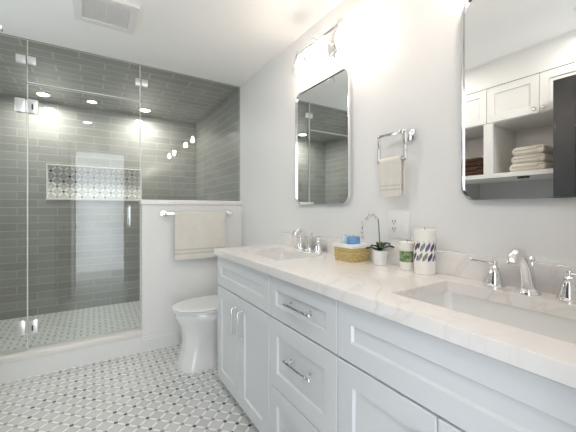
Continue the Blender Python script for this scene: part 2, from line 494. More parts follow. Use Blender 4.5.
# rear shower wall with a tiled niche
NX0, NX1, NZ0, NZ1 = -0.457, 0.530, 1.328, 1.722
b = MB(); b.slab([XL - 0.1, NX0, NX1, XR + 0.12], [0, NZ0, NZ1, CEIL - 0.001], {(1, 1)}, YB + 0.1, YB, lambda u, v, w: (u, w, v))
rear = struct('wall_shower_back', b, TILE)
b = MB(); b.box(NX0 - 0.005, NX1 + 0.005, YB + 0.085, YB + 0.0995, NZ0 - 0.005, NZ1 + 0.005); struct('niche_tile', b, NICHE_TILE, rear)
b = MB()
b.box(NX0 - 0.012, NX1 + 0.012, YB - 0.012, YB + 0.09, NZ0 - 0.014, NZ0 + 0.006)
b.box(NX0 - 0.006, NX0 + 0.004, YB - 0.004, YB + 0.09, NZ0, NZ1)
b.box(NX1 - 0.004, NX1 + 0.006, YB - 0.004, YB + 0.09, NZ0, NZ1)
b.box(NX0 - 0.006, NX1 + 0.006, YB - 0.004, YB + 0.09, NZ1 - 0.004, NZ1 + 0.006)
struct('niche_sill', b, MARBLE_CURB, rear)
# half wall beside the toilet, with its stone cap
PX = 0.344
b = MB(); b.box(PX, XR, YF, YF + 0.12, 0, HW - 0.04); struct('wall_half', b, WHITE_WALL)
b = MB(); b.box(PX - 0.012, XR, YF - 0.018, YF + 0.135, HW - 0.04, HW, 0.003); struct('trim_2', b, MARBLE_CURB, smooth=True)
# shower kerb: painted front, stone top
b = MB(); b.box(XL, PX, YF, YF + 0.12, 0, 0.128); struct('wall_kerb', b, TRIM_PAINT)
b = MB(); b.box(XL, PX + 0.001, YF - 0.003, YF + 0.125, 0.128, 0.172, 0.003); struct('trim_3', b, MARBLE_CURB, smooth=True)
# baseboards
def baseboard(name, pts):
    b = MB(); 
    for (x0, x1, y0, y1, ax) in pts:
        b.box(x0, x1, y0, y1, 0, 0.105)
        if ax == 'y': b.box(x0, x1, y0 + (y1 - y0) * 0.4, y1, 0.105, 0.125)
        elif ax == '-x': b.box(x0 + (x1 - x0) * 0.4, x1, y0, y1, 0.105, 0.125)
        else: b.box(x0, x1 - (x1 - x0) * 0.4, y0, y1, 0.105, 0.125)
    struct(name, b, TRIM_PAINT)
baseboard('baseboard_half', [(PX, XR - 0.014, YF - 0.014, YF, 'y')])
baseboard('baseboard_right', [(XR - 0.014, XR, 2.09, YF, '-x')])
baseboard('baseboard_left', [(XL, XL + 0.014, 1.87, YF, 'x')])
# linen alcove left of the camera: side wall and bulkhead above the cupboards
AX = -0.357
b = MB(); b.box(XL, AX, 1.79, 1.86, 0, CEIL); struct('wall_alcove', b, WHITE_WALL)
b = MB(); b.box(XL, AX, 0.001, 1.79, 2.225, CEIL); struct('wall_bulkhead', b, WHITE_WALL)

# black door standing open beside the camera
def make_door():
    y0, y1, x0, x1, z0, z1 = 0.035, 0.853, -0.292, -0.252, 0.012, 2.10
    b = MB()
    ys = [y0, y0 + 0.115, y1 - 0.115, y1]; zs = [z0, z0 + 0.22, z0 + 0.95, z0 + 1.09, z1 - 0.115, z1]
    b.slab(ys, zs, {(1, 1), (1, 3)}, x0, x1, lambda u, v, w: (w, u, v))
    o = obj('door_1', b, BLACK_DOOR, None, True); o['kind'] = 'structure'
    o['label'] = 'black panelled door standing open'
    p = MB()
    for a, c in ((1, 2), (3, 4)):
        for xs_ in ((x1 - 0.013, x1 - 0.004), (x0 + 0.004, x0 + 0.013)):
            m0 = 0.012
            p.box(xs_[0], xs_[1], ys[1], ys[2], zs[a], zs[c])
        p.box(x0 + 0.006, x1 - 0.006, ys[1] + 0.05, ys[2] - 0.05, zs[a] + 0.05, zs[c] - 0.05, 0.004)
    obj('door_panel', p, BLACK_DOOR, o)
    h = MB()
    for sx, xx in ((1, x1), (-1, x0)):
        h.lathe([(0.026, 0), (0.026, 0.006), (0.010, 0.008), (0.010, 0.032), (0.024, 0.036), (0.026, 0.046), (0.018, 0.056), (0.001, 0.058)], (xx, y1 - 0.06, 0.96), (sx, 0, 0))
    obj('door_knob', h, BRONZE, o)
make_door()

# ------------------------------------------------------------------ shower glass
def pane(name, parent, x0, x1, z0, z1, t=0.010):
    b = MB()
    fs = b.box(x0, x1, YG - t / 2, YG + t / 2, z0, z1)
    for f in fs:
        f.normal_update()
        if abs(f.normal.y) < 0.5: f.material_index = 1
    return obj(name, b, [GLASS, GLASS_EDGE], parent, False)
def plates(name, parent, x0, x1, z0, z1, slot=True):
    """a pair of chrome plates clamping the glass from both sides"""
    b = MB()
    for y0, y1 in ((YG - 0.017, YG - 0.005), (YG + 0.005, YG + 0.017)):
        b.box(x0, x1, y0, y1, z0, z1, 0.002)
    o = obj(name, b, SHOWER_METAL, parent)
    return o
ZK = 0.172
tl = thing('shower_screen', (-0.79, YG, ZK), 'tall fixed clear glass panel at the left side of the shower front', 'glass panel')
pane('pane', tl, XL + 0.002, -0.418, ZK, CEIL - 0.003)
tr = thing('shower_screen', (0.80, YG, HW), 'fixed clear glass panel standing on the white half wall', 'glass panel')
pane('pane', tr, 0.345, XR - 0.003, HW, CEIL - 0.003)
tt = thing('glass_transom', (-0.04, YG, 2.127), 'horizontal clear glass transom above the shower door', 'glass transom')
pane('pane', tt, -0.412, 0.338, 2.128, CEIL - 0.003)
for x0, x1 in ((-0.475, -0.420), (-0.412, -0.362), (0.300, 0.338), (0.347, 0.395)):
    plates('glass_clip', tt, x0, x1, 2.265, 2.318)
s = MB(); s.box(-0.412, 0.338, YG - 0.0065, YG + 0.0065, 2.1275, 2.1335); obj('seal_strip', s, SEAL, tt, False)
s = MB(); s.box(0.3325, 0.3385, YG - 0.0065, YG + 0.0065, 2.1335, CEIL - 0.004); obj('seal_strip', s, SEAL, tt, False)
s = MB(); s.box(-0.4125, -0.4085, YG - 0.0065, YG + 0.0065, 2.1335, CEIL - 0.004); obj('seal_strip', s, SEAL, tt, False)
sd = thing('shower_door', (-0.04, YG, ZK), 'hinged clear glass shower door with chrome pull', 'shower door')
pane('pane', sd, -0.412, 0.338, ZK + 0.010, 2.118)
for z0 in (1.905, 0.290):
    h = MB()
    for y0, y1 in ((YG - 0.020, YG - 0.005), (YG + 0.005, YG + 0.020)):
        h.box(-0.480, -0.421, y0, y1, z0, z0 + 0.10, 0.003)
        h.box(-0.410, -0.350, y0, y1, z0, z0 + 0.10, 0.003)
    h.tube([(-0.415, YG, z0 + 0.005), (-0.415, YG, z0 + 0.095)], 0.009, 12)
    ho = obj('hinge', h, SHOWER_METAL, sd)
    s = MB(); s.box(-0.385, -0.376, YG - 0.0215, YG - 0.0195, z0 + 0.025, z0 + 0.065); obj('hinge_slot', s, DARK, ho)
for x0 in (-0.4125, 0.3335):
    s = MB(); s.box(x0, x0 + 0.005, YG - 0.0065, YG + 0.0065, ZK + 0.010, 2.118); obj('seal_strip', s, SEAL, sd, False)
h = MB()
for sy in (-1, 1):
    h.tube([(0.252, YG + sy * 0.005, 1.065), (0.252, YG + sy * 0.045, 1.065), (0.252, YG + sy * 0.053, 1.073), (0.252, YG + sy * 0.053, 1.225), (0.252, YG + sy * 0.045, 1.233), (0.252, YG + sy * 0.005, 1.233)], 0.0095, 12)
obj('pull_handle', h, CHROME, sd)

# ------------------------------------------------------------------ ceiling fixtures
def downlight(loc, glow, label):
    t = thing('recessed_light', loc, label, 'ceiling light', 'recessed ceiling lights')
    x, y, z = loc
    b = MB(); b.lathe([(0.050, 0.0), (0.072, 0.0), (0.070, -0.006), (0.052, -0.008), (0.048, -0.004)], (x, y, z), cap0=False, cap1=False, n=32)
    obj('trim_ring', b, PLASTIC, t)
    b = MB(); b.lathe([(0.049, -0.003), (0.030, -0.006), (0.001, -0.007)], (x, y, z), n=32)
    obj('lens', b, glow, t)
    return t
downlight((-0.462, 4.215, CEIL - 0.001), SHOWER_GLOW, 'recessed round light in the tiled shower ceiling, left of the pair')
downlight((0.540, 4.215, CEIL - 0.001), SHOWER_GLOW, 'recessed round light in the tiled shower ceiling, right of the pair')
downlight((-0.018, 1.65, CEIL), LENS_GLOW, 'recessed round light in the white ceiling in front of the shower')
downlight((-0.080, 0.62, CEIL), LENS_GLOW, 'recessed round light in the white ceiling near the doorway')

def fan():
    x0, x1, y0, y1, z = -0.105, 0.235, 2.075, 2.405, CEIL
    sk = MB(); fx = lambda u, v, w: (u, v, w)
    t = thing('exhaust_fan_grille', ((x0 + x1) / 2, (y0 + y1) / 2, z), 'square white exhaust fan grille on the ceiling', 'exhaust fan')
    sk.slab([x0, x0 + 0.045, x1 - 0.045, x1], [y0, y0 + 0.045, y1 - 0.045, y1], {(1, 1)}, z - 0.022, z, fx)
    obj('frame', sk, FAN_WHITE, t, False)
    b = MB(); b.box(x0 + 0.045, x1 - 0.045, y0 + 0.045, y1 - 0.045, z - 0.0145, z - 0.001); obj('filter', b, GRILLE_GREY, t, False)
    n = 26
    b = MB()
    for i in range(n):
        xx = x0 + 0.05 + (x1 - x0 - 0.10) * i / (n - 1)
        b.box(xx - 0.0022, xx + 0.0022, y0 + 0.045, y1 - 0.045, z - 0.018, z - 0.0145)
    b.box((x0 + x1) / 2 - 0.006, (x0 + x1) / 2 + 0.006, y0 + 0.045, y1 - 0.045, z - 0.020, z - 0.0145)
    obj('louvre', b, FAN_WHITE, t, False)
fan()

# ------------------------------------------------------------------ vanity cabinets
def shaker(x, y0, y1, z0, z1, rail=0.072, t=0.02, rec=0.009, slope=0.006):
    """front slab with a recessed panel, face towards -x at plane x"""
    b = MB()
    def ring(i, xx): return [(xx, y0 + i, z0 + i), (xx, y1 - i, z0 + i), (xx, y1 - i, z1 - i), (xx, y0 + i, z1 - i)]
    b.loft([ring(0, x + t), ring(0, x + 0.0018), ring(0.0018, x), ring(rail, x), ring(rail + slope, x + rec)], True, True)
    return b
def pull_h(x, y0, y1, z, parent):
    """horizontal bar pull, faintly bowed, with a turned foot at each end"""
    b = MB(); L = y1 - y0
    bow = lambda k: math.cos(PI * (k / 12 - 0.5))
    b.tube([(x - 0.025 - 0.004 * bow(k), y0 + L * k / 12, z) for k in range(13)], [0.0072 - 0.0018 * bow(k) for k in range(13)], 10)
    for yy in (y0 + 0.020, y1 - 0.020):
        b.lathe([(0.011, 0), (0.011, 0.003), (0.0055, 0.007), (0.0055, 0.024)], (x, yy, z), (-1, 0, 0), 12)
        b.sphere((x - 0.0255, yy, z), 0.0098, 12, (1, 0.55, 1))
    for yy in (y0, y1): b.sphere((x - 0.025, yy, z), 0.0085, 10)
    return obj('handle', b, CHROME, parent)
def pull_v(x, y, z0, z1, parent):
    b = MB(); L = z1 - z0
    b.tube([(x - 0.001, y, z0), (x - 0.022, y, z0), (x - 0.027, y, z0 + 0.005), (x - 0.029, y, (z0 + z1) / 2), (x - 0.027, y, z1 - 0.005), (x - 0.022, y, z1), (x - 0.001, y, z1)], 0.0048, 12)
    for zz in (z0, z1): b.lathe([(0.010, 0), (0.010, 0.003), (0.006, 0.006)], (x, y, zz), (-1, 0, 0), 12)
    return obj('handle', b, CHROME, parent)
def carcass(t, y0, y1, open_top):
    b = MB(); x0, x1, z0, z1, w = XF + 0.021, XR - 0.002, 0.055, 0.893, 0.018
    b.box(x0, x1, y0 + 0.0008, y0 + w, z0, z1); b.box(x0, x1, y1 - w, y1 - 0.0008, z0, z1)
    b.box(x0, x1, y0 + w, y1 - w, z0, z0 + w); b.box(x1 - 0.008, x1, y0 + w, y1 - w, z0 + w, z1)
    b.box(x0, x0 + w, y0 + w, y1 - w, z1 - 0.02, z1); b.box(x0, x0 + 0.012, y0 + w, y1 - w, z0 + w, z1 - 0.02)
    if not open_top: b.box(x0 + w, x1 - 0.008, y0 + w, y1 - w, z1 - 0.02, z1)
    obj('carcass', b, CAB_PAINT, t, False)
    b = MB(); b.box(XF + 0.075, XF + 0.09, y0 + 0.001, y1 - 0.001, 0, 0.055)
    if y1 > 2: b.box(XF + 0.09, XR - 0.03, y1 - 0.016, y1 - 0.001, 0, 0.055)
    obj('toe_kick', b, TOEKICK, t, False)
G = 0.0026
def sink_cabinet(y0, y1, label):
    t = thing('vanity_cabinet', (XF + 0.26, (y0 + y1) / 2, 0), label, 'cabinet', 'white vanity cabinets')
    carcass(t, y0, y1, True)
    obj('drawer_front', shaker(XF, y0 + G, y1 - G, 0.692, 0.884, 0.066), CAB_PAINT, t)
    ym = (y0 + y1) / 2
    for a, c, hy in ((y0 + G, ym - G, ym - 0.044), (ym + G, y1 - G, ym + 0.044)):
        d = obj('door', shaker(XF, a, c, 0.058, 0.684, 0.072), CAB_PAINT, t)
        pull_v(XF, hy, 0.462, 0.612, d)
    return t
sink_cabinet(1.324, 2.066, 'white shaker vanity cabinet with two doors, next to the toilet')
def drawer_cabinet(y0, y1):
    t = thing('vanity_cabinet', (XF + 0.26, (y0 + y1) / 2, 0), 'white shaker vanity cabinet with three drawers, between the two door cabinets', 'cabinet', 'white vanity cabinets')
    carcass(t, y0, y1, False)
    for z0, z1, hz in ((0.692, 0.884, 0.792), (0.366, 0.684, 0.547), (0.058, 0.360, 0.235)):
        d = obj('drawer', shaker(XF, y0 + G, y1 - G, z0, z1, 0.072 if z0 < 0.6 else 0.06), CAB_PAINT, t)
        pull_h(XF, 0.962, 1.142, hz, d)
drawer_cabinet(0.827, 1.324)
sink_cabinet(0.085, 0.827, 'white shaker vanity cabinet below the near sink, closest to the camera')

# ------------------------------------------------------------------ worktop, splashback, sinks
SX0, SX1 = 0.815, 1.130
SR = (0.215, 0.672); SL = (1.420, 1.877)
b = MB(); b.slab([XC, SX0, SX1, XR - 0.001], [0.055, SR[0], SR[1], SL[0], SL[1], 2.08], {(1, 1), (1, 3)}, 0.893, ZC, lambda u, v, w: (u, v, w))
es = [e for e in b.bm.edges if all(abs(v.co.z - ZC) < 1e-5 for v in e.verts) and len(e.link_faces) == 2 and any(abs(f.normal.z) < 0.5 for f in (fc for fc in e.link_faces if not fc.normal_update()))]
bmesh.ops.bevel(b.bm, geom=es, offset=0.0025, segments=2, affect='EDGES')
wt = obj('countertop', b, QUARTZ, None, True); tag(wt, 'long white veined quartz worktop over the vanity cabinets', 'countertop')
b = MB(); b.box(XR - 0.021, XR - 0.0012, 0.055, 2.08, ZC, 1.026, 0.002)
tag(obj('backsplash', b, QUARTZ), 'low white quartz upstand along the wall behind the taps', 'backsplash')

def rrect(x0, x1, y0, y1, z, r, n=6):
    pts = []
    for cx, cy, a0 in ((x1 - r, y1 - r, 0), (x0 + r, y1 - r, PI / 2), (x0 + r, y0 + r, PI), (x1 - r, y0 + r, 1.5 * PI)):
        for k in range(n + 1):
            a = a0 + PI / 2 * k / n
            pts.append((cx + r * math.cos(a), cy + r * math.sin(a), z))
    return pts
def sink(y0, y1, label):
    cx, cy = (SX0 + SX1) / 2, (y0 + y1) / 2
    t = thing('sink', (cx, cy, 0.75), label, 'sink', 'undermount sinks')
    x0, x1 = SX0 - 0.004, SX1 + 0.004; a, c = y0 - 0.004, y1 + 0.004
    b = MB()
    prof = [(0.0, 0.8925, 0.02), (0.004, 0.86, 0.03), (0.012, 0.80, 0.04), (0.030, 0.770, 0.05), (0.075, 0.757, 0.06), (0.12, 0.752, 0.03)]
    rings = [rrect(x0 + i, x1 - i, a + i, c - i, z, r) for i, z, r in prof]
    o = 0.014
    outer = [rrect(x0 - o + i, x1 + o - i, a - o + i, c + o - i, z - (0.012 if k else 0), r + 0.01) for k, (i, z, r) in enumerate(prof)]
    b.loft(outer[::-1] + rings, True, True)
    obj('basin', b, SINK_WHITE, t, angle=50)
    b = MB(); b.lathe([(0.024, 0.7525), (0.024, 0.755), (0.018, 0.7565), (0.016, 0.754), (0.001, 0.754)], (cx, cy, 0), n=24); obj('drain', b, CHROME, t)
    return t
sink(*SL, 'white undermount sink near the toilet end of the worktop')
sink(*SR, 'white undermount sink in the near part of the worktop')

# ------------------------------------------------------------------ taps
def faucet(fx, fy, label):
    t = thing('faucet', (fx, fy, ZC), label, 'faucet', 'chrome widespread taps')
    b = MB(); z = ZC
    b.lathe([(0.033, 0), (0.033, 0.005), (0.029, 0.010), (0.024, 0.016)], (fx, fy, z), n=28)
    b.tube([(fx, fy, z + 0.008), (fx - 0.004, fy, z + 0.03), (fx - 0.013, fy, z + 0.06), (fx - 0.026, fy, z + 0.09), (fx - 0.042, fy, z + 0.116), (fx - 0.062, fy, z + 0.133), (fx - 0.084, fy, z + 0.135), (fx - 0.102, fy, z + 0.122), (fx - 0.111, fy, z + 0.104)],
           [0.024, 0.020, 0.0175, 0.0155, 0.0145, 0.0145, 0.016, 0.018, 0.0165], 18)
    b.tube([(fx + 0.010, fy, z + 0.012), (fx + 0.008, fy, z + 0.06), (fx - 0.010, fy, z + 0.105)], [0.017, 0.014, 0.009], 12)
    sp = obj('spout', b, CHROME, t, angle=50)
    b = MB(); b.tube([(fx + 0.026, fy, z + 0.005), (fx + 0.026, fy, z + 0.098)], 0.003, 8)
    b.lathe([(0.004, 0), (0.008, 0.004), (0.0095, 0.011), (0.006, 0.018), (0.001, 0.020)], (fx + 0.026, fy, z + 0.096), n=14)
    obj('lift_rod', b, CHROME, t)
    for s in (1, -1):
        hy = fy + s * 0.100
        b = MB()
        b.lathe([(0.032, 0), (0.032, 0.005), (0.028, 0.010), (0.026, 0.014), (0.022, 0.032), (0.016, 0.052), (0.013, 0.058), (0.014, 0.062), (0.0145, 0.068), (0.010, 0.072), (0.009, 0.078), (0.0105, 0.083), (0.009, 0.089), (0.001, 0.092)], (fx, hy, z), n=24)
        h = obj('handle', b, CHROME, t)
        b = MB(); b.tube([(fx, hy, z + 0.080), (fx - 0.003, hy + s * 0.018, z + 0.081), (fx - 0.010, hy + s * 0.045, z + 0.084), (fx - 0.016, hy + s * 0.068, z + 0.086)], [0.0075, 0.006, 0.007, 0.0085], 10, squash=0.75)
        b.sphere((fx - 0.017, hy + s * 0.070, z + 0.086), 0.0082, 10, (1, 1, 0.75))
        obj('lever', b, CHROME, h)
    return t
faucet(1.183, 0.434, 'chrome widespread tap with two lever handles at the near sink')
faucet(1.190, 1.642, 'chrome widespread tap with two lever handles at the sink by the toilet')

# ------------------------------------------------------------------ mirrors
def mirror(y0, y1, label):
    z0, z1 = 1.235, 2.018
    t = thing('wall_mirror', (XR, (y0 + y1) / 2, z0), label, 'mirror', 'rounded metal framed mirrors')
    def ring(x, i, r): return [(x, p[0], p[1]) for p in rrect(y0 + i, y1 - i, z0 + i, z1 - i, 0, max(r - i, 0.01), 8)]
    R = 0.052
    b = MB()
    b.loft([ring(XR - 0.002, 0.004, R), ring(XR - 0.002, 0, R), ring(XR - 0.026, 0, R), ring(XR - 0.028, 0.001, R), ring(XR - 0.028, 0.0055, R), ring(XR - 0.018, 0.0055, R)], False, False)
    obj('frame', b, CHROME, t)
    b = MB(); b.loft([ring(XR - 0.012, 0.006, R), ring(XR - 0.020, 0.006, R)], True, True)
    obj('mirror_glass', b, MIRROR, t, angle=20)
    return t
mirror(1.312, 1.855, 'tall rounded metal-framed mirror above the sink by the toilet')
mirror(0.130, 0.672, 'tall rounded metal-framed mirror above the near sink')

# ------------------------------------------------------------------ vanity lights
def vanity_light(yc, zc, label):
    t = thing('vanity_light', (XR, yc, zc), label, 'wall light', 'chrome two-bulb wall lights')
    xb = 1.125
    b = MB()
    rg = lambda x, k: [(x, yc + 0.062 * k * math.cos(2 * PI * i / 32), zc + 0.080 * k * math.sin(2 * PI * i / 32)) for i in range(32)]
    b.loft([rg(XR - 0.001, 1), rg(XR - 0.010, 1), rg(XR - 0.014, 0.88), rg(XR - 0.020, 0.84), rg(XR - 0.024, 0.5)], True, True)
    obj('backplate', b, CHROME, t)
    b = MB()
    b.tube([(XR - 0.02, yc, zc), (XR - 0.07, yc, zc + 0.004), (xb, yc, zc)], 0.011, 14)
    b.sphere((xb - 0.022, yc, zc), 0.017, 16); b.sphere((xb, yc, zc), 0.022, 16)
    b.tube([(xb, yc - 0.200, zc), (xb, yc + 0.200, zc)], 0.0095, 12)
    for s in (-1, 1):
        b.sphere((xb, yc + s * 0.045, zc), 0.018, 14, (1, 0.6, 1))
    obj('arm', b, CHROME, t)
    for s in (-1, 1):
        yy = yc + s * 0.195
        b = MB(); b.lathe([(0.012, -0.020), (0.022, -0.012), (0.024, 0.0), (0.024, 0.018), (0.019, 0.026)], (xb, yy, zc), (0, 0, -1), n=20); so = obj('socket', b, CHROME, t)
        b = MB(); b.lathe([(0.012, 0.026), (0.013, 0.036), (0.026, 0.060), (0.030, 0.078), (0.024, 0.098), (0.010, 0.108), (0.001, 0.109)], (xb, yy, zc), (0, 0, -1), n=20); obj('bulb', b, BULB_GLOW, so)
        b = MB()
        pr = [(0.025, 0.010), (0.034, 0.022), (0.046, 0.060), (0.052, 0.100), (0.060, 0.135)]
        b.lathe(pr + [(r - 0.0025, h) for r, h in pr[::-1]], (xb, yy, zc), (0, 0, -1), n=28, cap0=False, cap1=False); obj('shade', b, SHADE_GLASS, so)
    return t
vl = vanity_light(1.455, 2.205, 'chrome two-bulb wall light above the mirror by the toilet')
dup(vl, (XR, 0.330, 2.205), 'chrome two-bulb wall light above the near sink mirror, reflected in the shower glass')

# ------------------------------------------------------------------ draped towels
def drape(name, axis, c0, c1, mid, ztop, front, back, r, th, parent=None, bands=(), mats=None, amp=0.003, sgn=-1):
    """towel folded over a rail: axis = direction of the rail ('x' or 'y'); mid = rail's other coordinate; front / back = lengths"""
    prof = []
    nz = 26
    for k in range(nz + 1): prof.append((sgn * r, -front + front * k / nz))
    for k in range(1, 8):
        a = PI * k / 8; prof.append((sgn * r * math.cos(a), r * math.sin(a)))
    for k in range(nz + 1): prof.append((-sgn * r, -back * k / nz))
    n = 18; outer = []; inner = []
    for j in range(n + 1):
        s = c0 + (c1 - c0) * j / n
        o_, i_ = [], []
        for k, (d, h) in enumerate(prof):
            if k == 0: t = (0, 1)
            a = prof[max(k - 1, 0)]; bq = prof[min(k + 1, len(prof) - 1)]
            tx, tz = bq[0] - a[0], bq[1] - a[1]; L = math.hypot(tx, tz) or 1
            nx, nz_ = -tz / L, tx / L
            w = amp * math.sin(j * 0.9 + h * 9) * min(1, abs(h) * 6 + 0.1)
            for q, lst in ((0.5, o_), (-0.5, i_)):
                dd = d + nx * th * q + w; hh = h + nz_ * th * q
                lst.append((s, mid + dd, ztop + hh) if axis == 'x' else (mid + dd, s, ztop + hh))
        outer.append(o_); inner.append(i_)
    m = len(prof); b = MB(); bm = b.bm
    O = [[bm.verts.new(p) for p in row] for row in outer]; I = [[bm.verts.new(p) for p in row] for row in inner]
    def isband(h): return any(a <= h <= c for a, c in bands)
    for j in range(n):
        for k in range(m - 1):
            hm = (prof[k][1] + prof[k + 1][1]) / 2
            mi = 1 if isband(hm) else 0
            bm.faces.new((O[j][k], O[j + 1][k], O[j + 1][k + 1], O[j][k + 1])).material_index = mi
            bm.faces.new((I[j][k], I[j][k + 1], I[j + 1][k + 1], I[j + 1][k])).material_index = mi
        for k in (0, m - 1):
            bm.faces.new((O[j][k], O[j + 1][k], I[j + 1][k], I[j][k]))
    for j in (0, n):
        for k in range(m - 1):
            bm.faces.new((O[j][k], O[j][k + 1], I[j][k + 1], I[j][k]))
    return obj(name, b, mats or [TOWEL, TOWEL_BAND], parent, True, 50)

# towel bar on the half wall
tb = thing('towel_bar', (0.81, YF, 1.165), 'chrome towel bar with square end plates on the white half wall', 'towel bar')
YT = YF - 0.062; BZ = 1.166
b = MB(); b.box(0.505, 1.125, YT - 0.008, YT + 0.008, BZ - 0.008, BZ + 0.008, 0.0015); obj('bar', b, CHROME, tb)
for xx in (0.515, 1.115):
    b = MB(); b.box(xx - 0.024, xx + 0.024, YF - 0.010, YF - 0.0005, BZ - 0.024, BZ + 0.024, 0.002); b.box(xx - 0.013, xx + 0.013, YT - 0.012, YF - 0.009, BZ - 0.013, BZ + 0.013, 0.0015)
    obj('post', b, CHROME, tb)
tw = drape('bath_towel', 'x', 0.592, 1.048, YT, BZ + 0.0005, 0.405, 0.385, 0.0155, 0.010, bands=((-0.352, -0.336), (-0.320, -0.304)), amp=0.0015)
tag(tw, 'oatmeal bath towel folded over the bar on the half wall', 'towel')

# square towel ring
RX = 1.196
rg = thing('towel_ring', (XR, 0.92, 1.545), 'square chrome towel ring on the wall between the two mirrors', 'towel ring')
b = MB(); b.box(XR - 0.010, XR - 0.0005, 0.893, 0.945, 1.521, 1.571, 0.002); obj('plate', b, CHROME, rg)
b = MB(); b.box(RX - 0.010, XR - 0.009, 0.908, 0.930, 1.546, 1.566, 0.002); obj('post', b, CHROME, rg)
b = MB()
y0, y1, z0, z1, q = 0.900, 1.066, 1.424, 1.564, 0.0065
for bx in ((y0, y1, z1 - 2 * q, z1), (y0, y1, z0, z0 + 2 * q), (y0, y0 + 2 * q, z0 + 2 * q, z1 - 2 * q), (y1 - 2 * q, y1, z0 + 2 * q, z1 - 2 * q)):
    b.box(RX - q, RX + q, *bx, 0.001)
obj('ring', b, CHROME, rg)
tw = drape('hand_towel', 'y', 0.924, 1.044, RX, z0 + q, 0.165, 0.160, 0.0125, 0.009, bands=((-0.140, -0.132), (-0.122, -0.114)), amp=0.001)
tag(tw, 'small oatmeal hand towel hanging from the square ring', 'towel')

# outlet plate
op = thing('outlet_plate', (XR, 0.985, 1.12), 'white two-gang outlet and switch plate above the worktop', 'outlet')
b = MB(); b.box(XR - 0.007, XR - 0.0005, 0.922, 1.048, 1.060, 1.186, 0.003); obj('plate', b, PLASTIC, op)
for yy, nm in ((1.010, 'receptacle'), (0.958, 'switch')):
    b = MB(); b.box(XR - 0.0095, XR - 0.006, yy - 0.0175, yy + 0.0175, 1.088, 1.158, 0.001)
    o = obj(nm, b, PLASTIC, op)
    if nm == 'receptacle':
        b = MB()
        for zz in (1.108, 1.143):
            for dy in (-0.007, 0.007): b.box(XR - 0.0102, XR - 0.0090, yy + dy - 0.0016, yy + dy + 0.0016, zz - 0.006, zz + 0.006)
            b.lathe([(0.0028, 0), (0.0028, 0.001)], (XR - 0.0092, yy, zz - 0.012), (-1, 0, 0), 10)
        obj('slots', b, DARK, o)
    else:
        b = MB(); b.box(XR - 0.0125, XR - 0.009, yy - 0.009, yy + 0.009, 1.106, 1.140, 0.001); obj('rocker', b, PLASTIC, o)

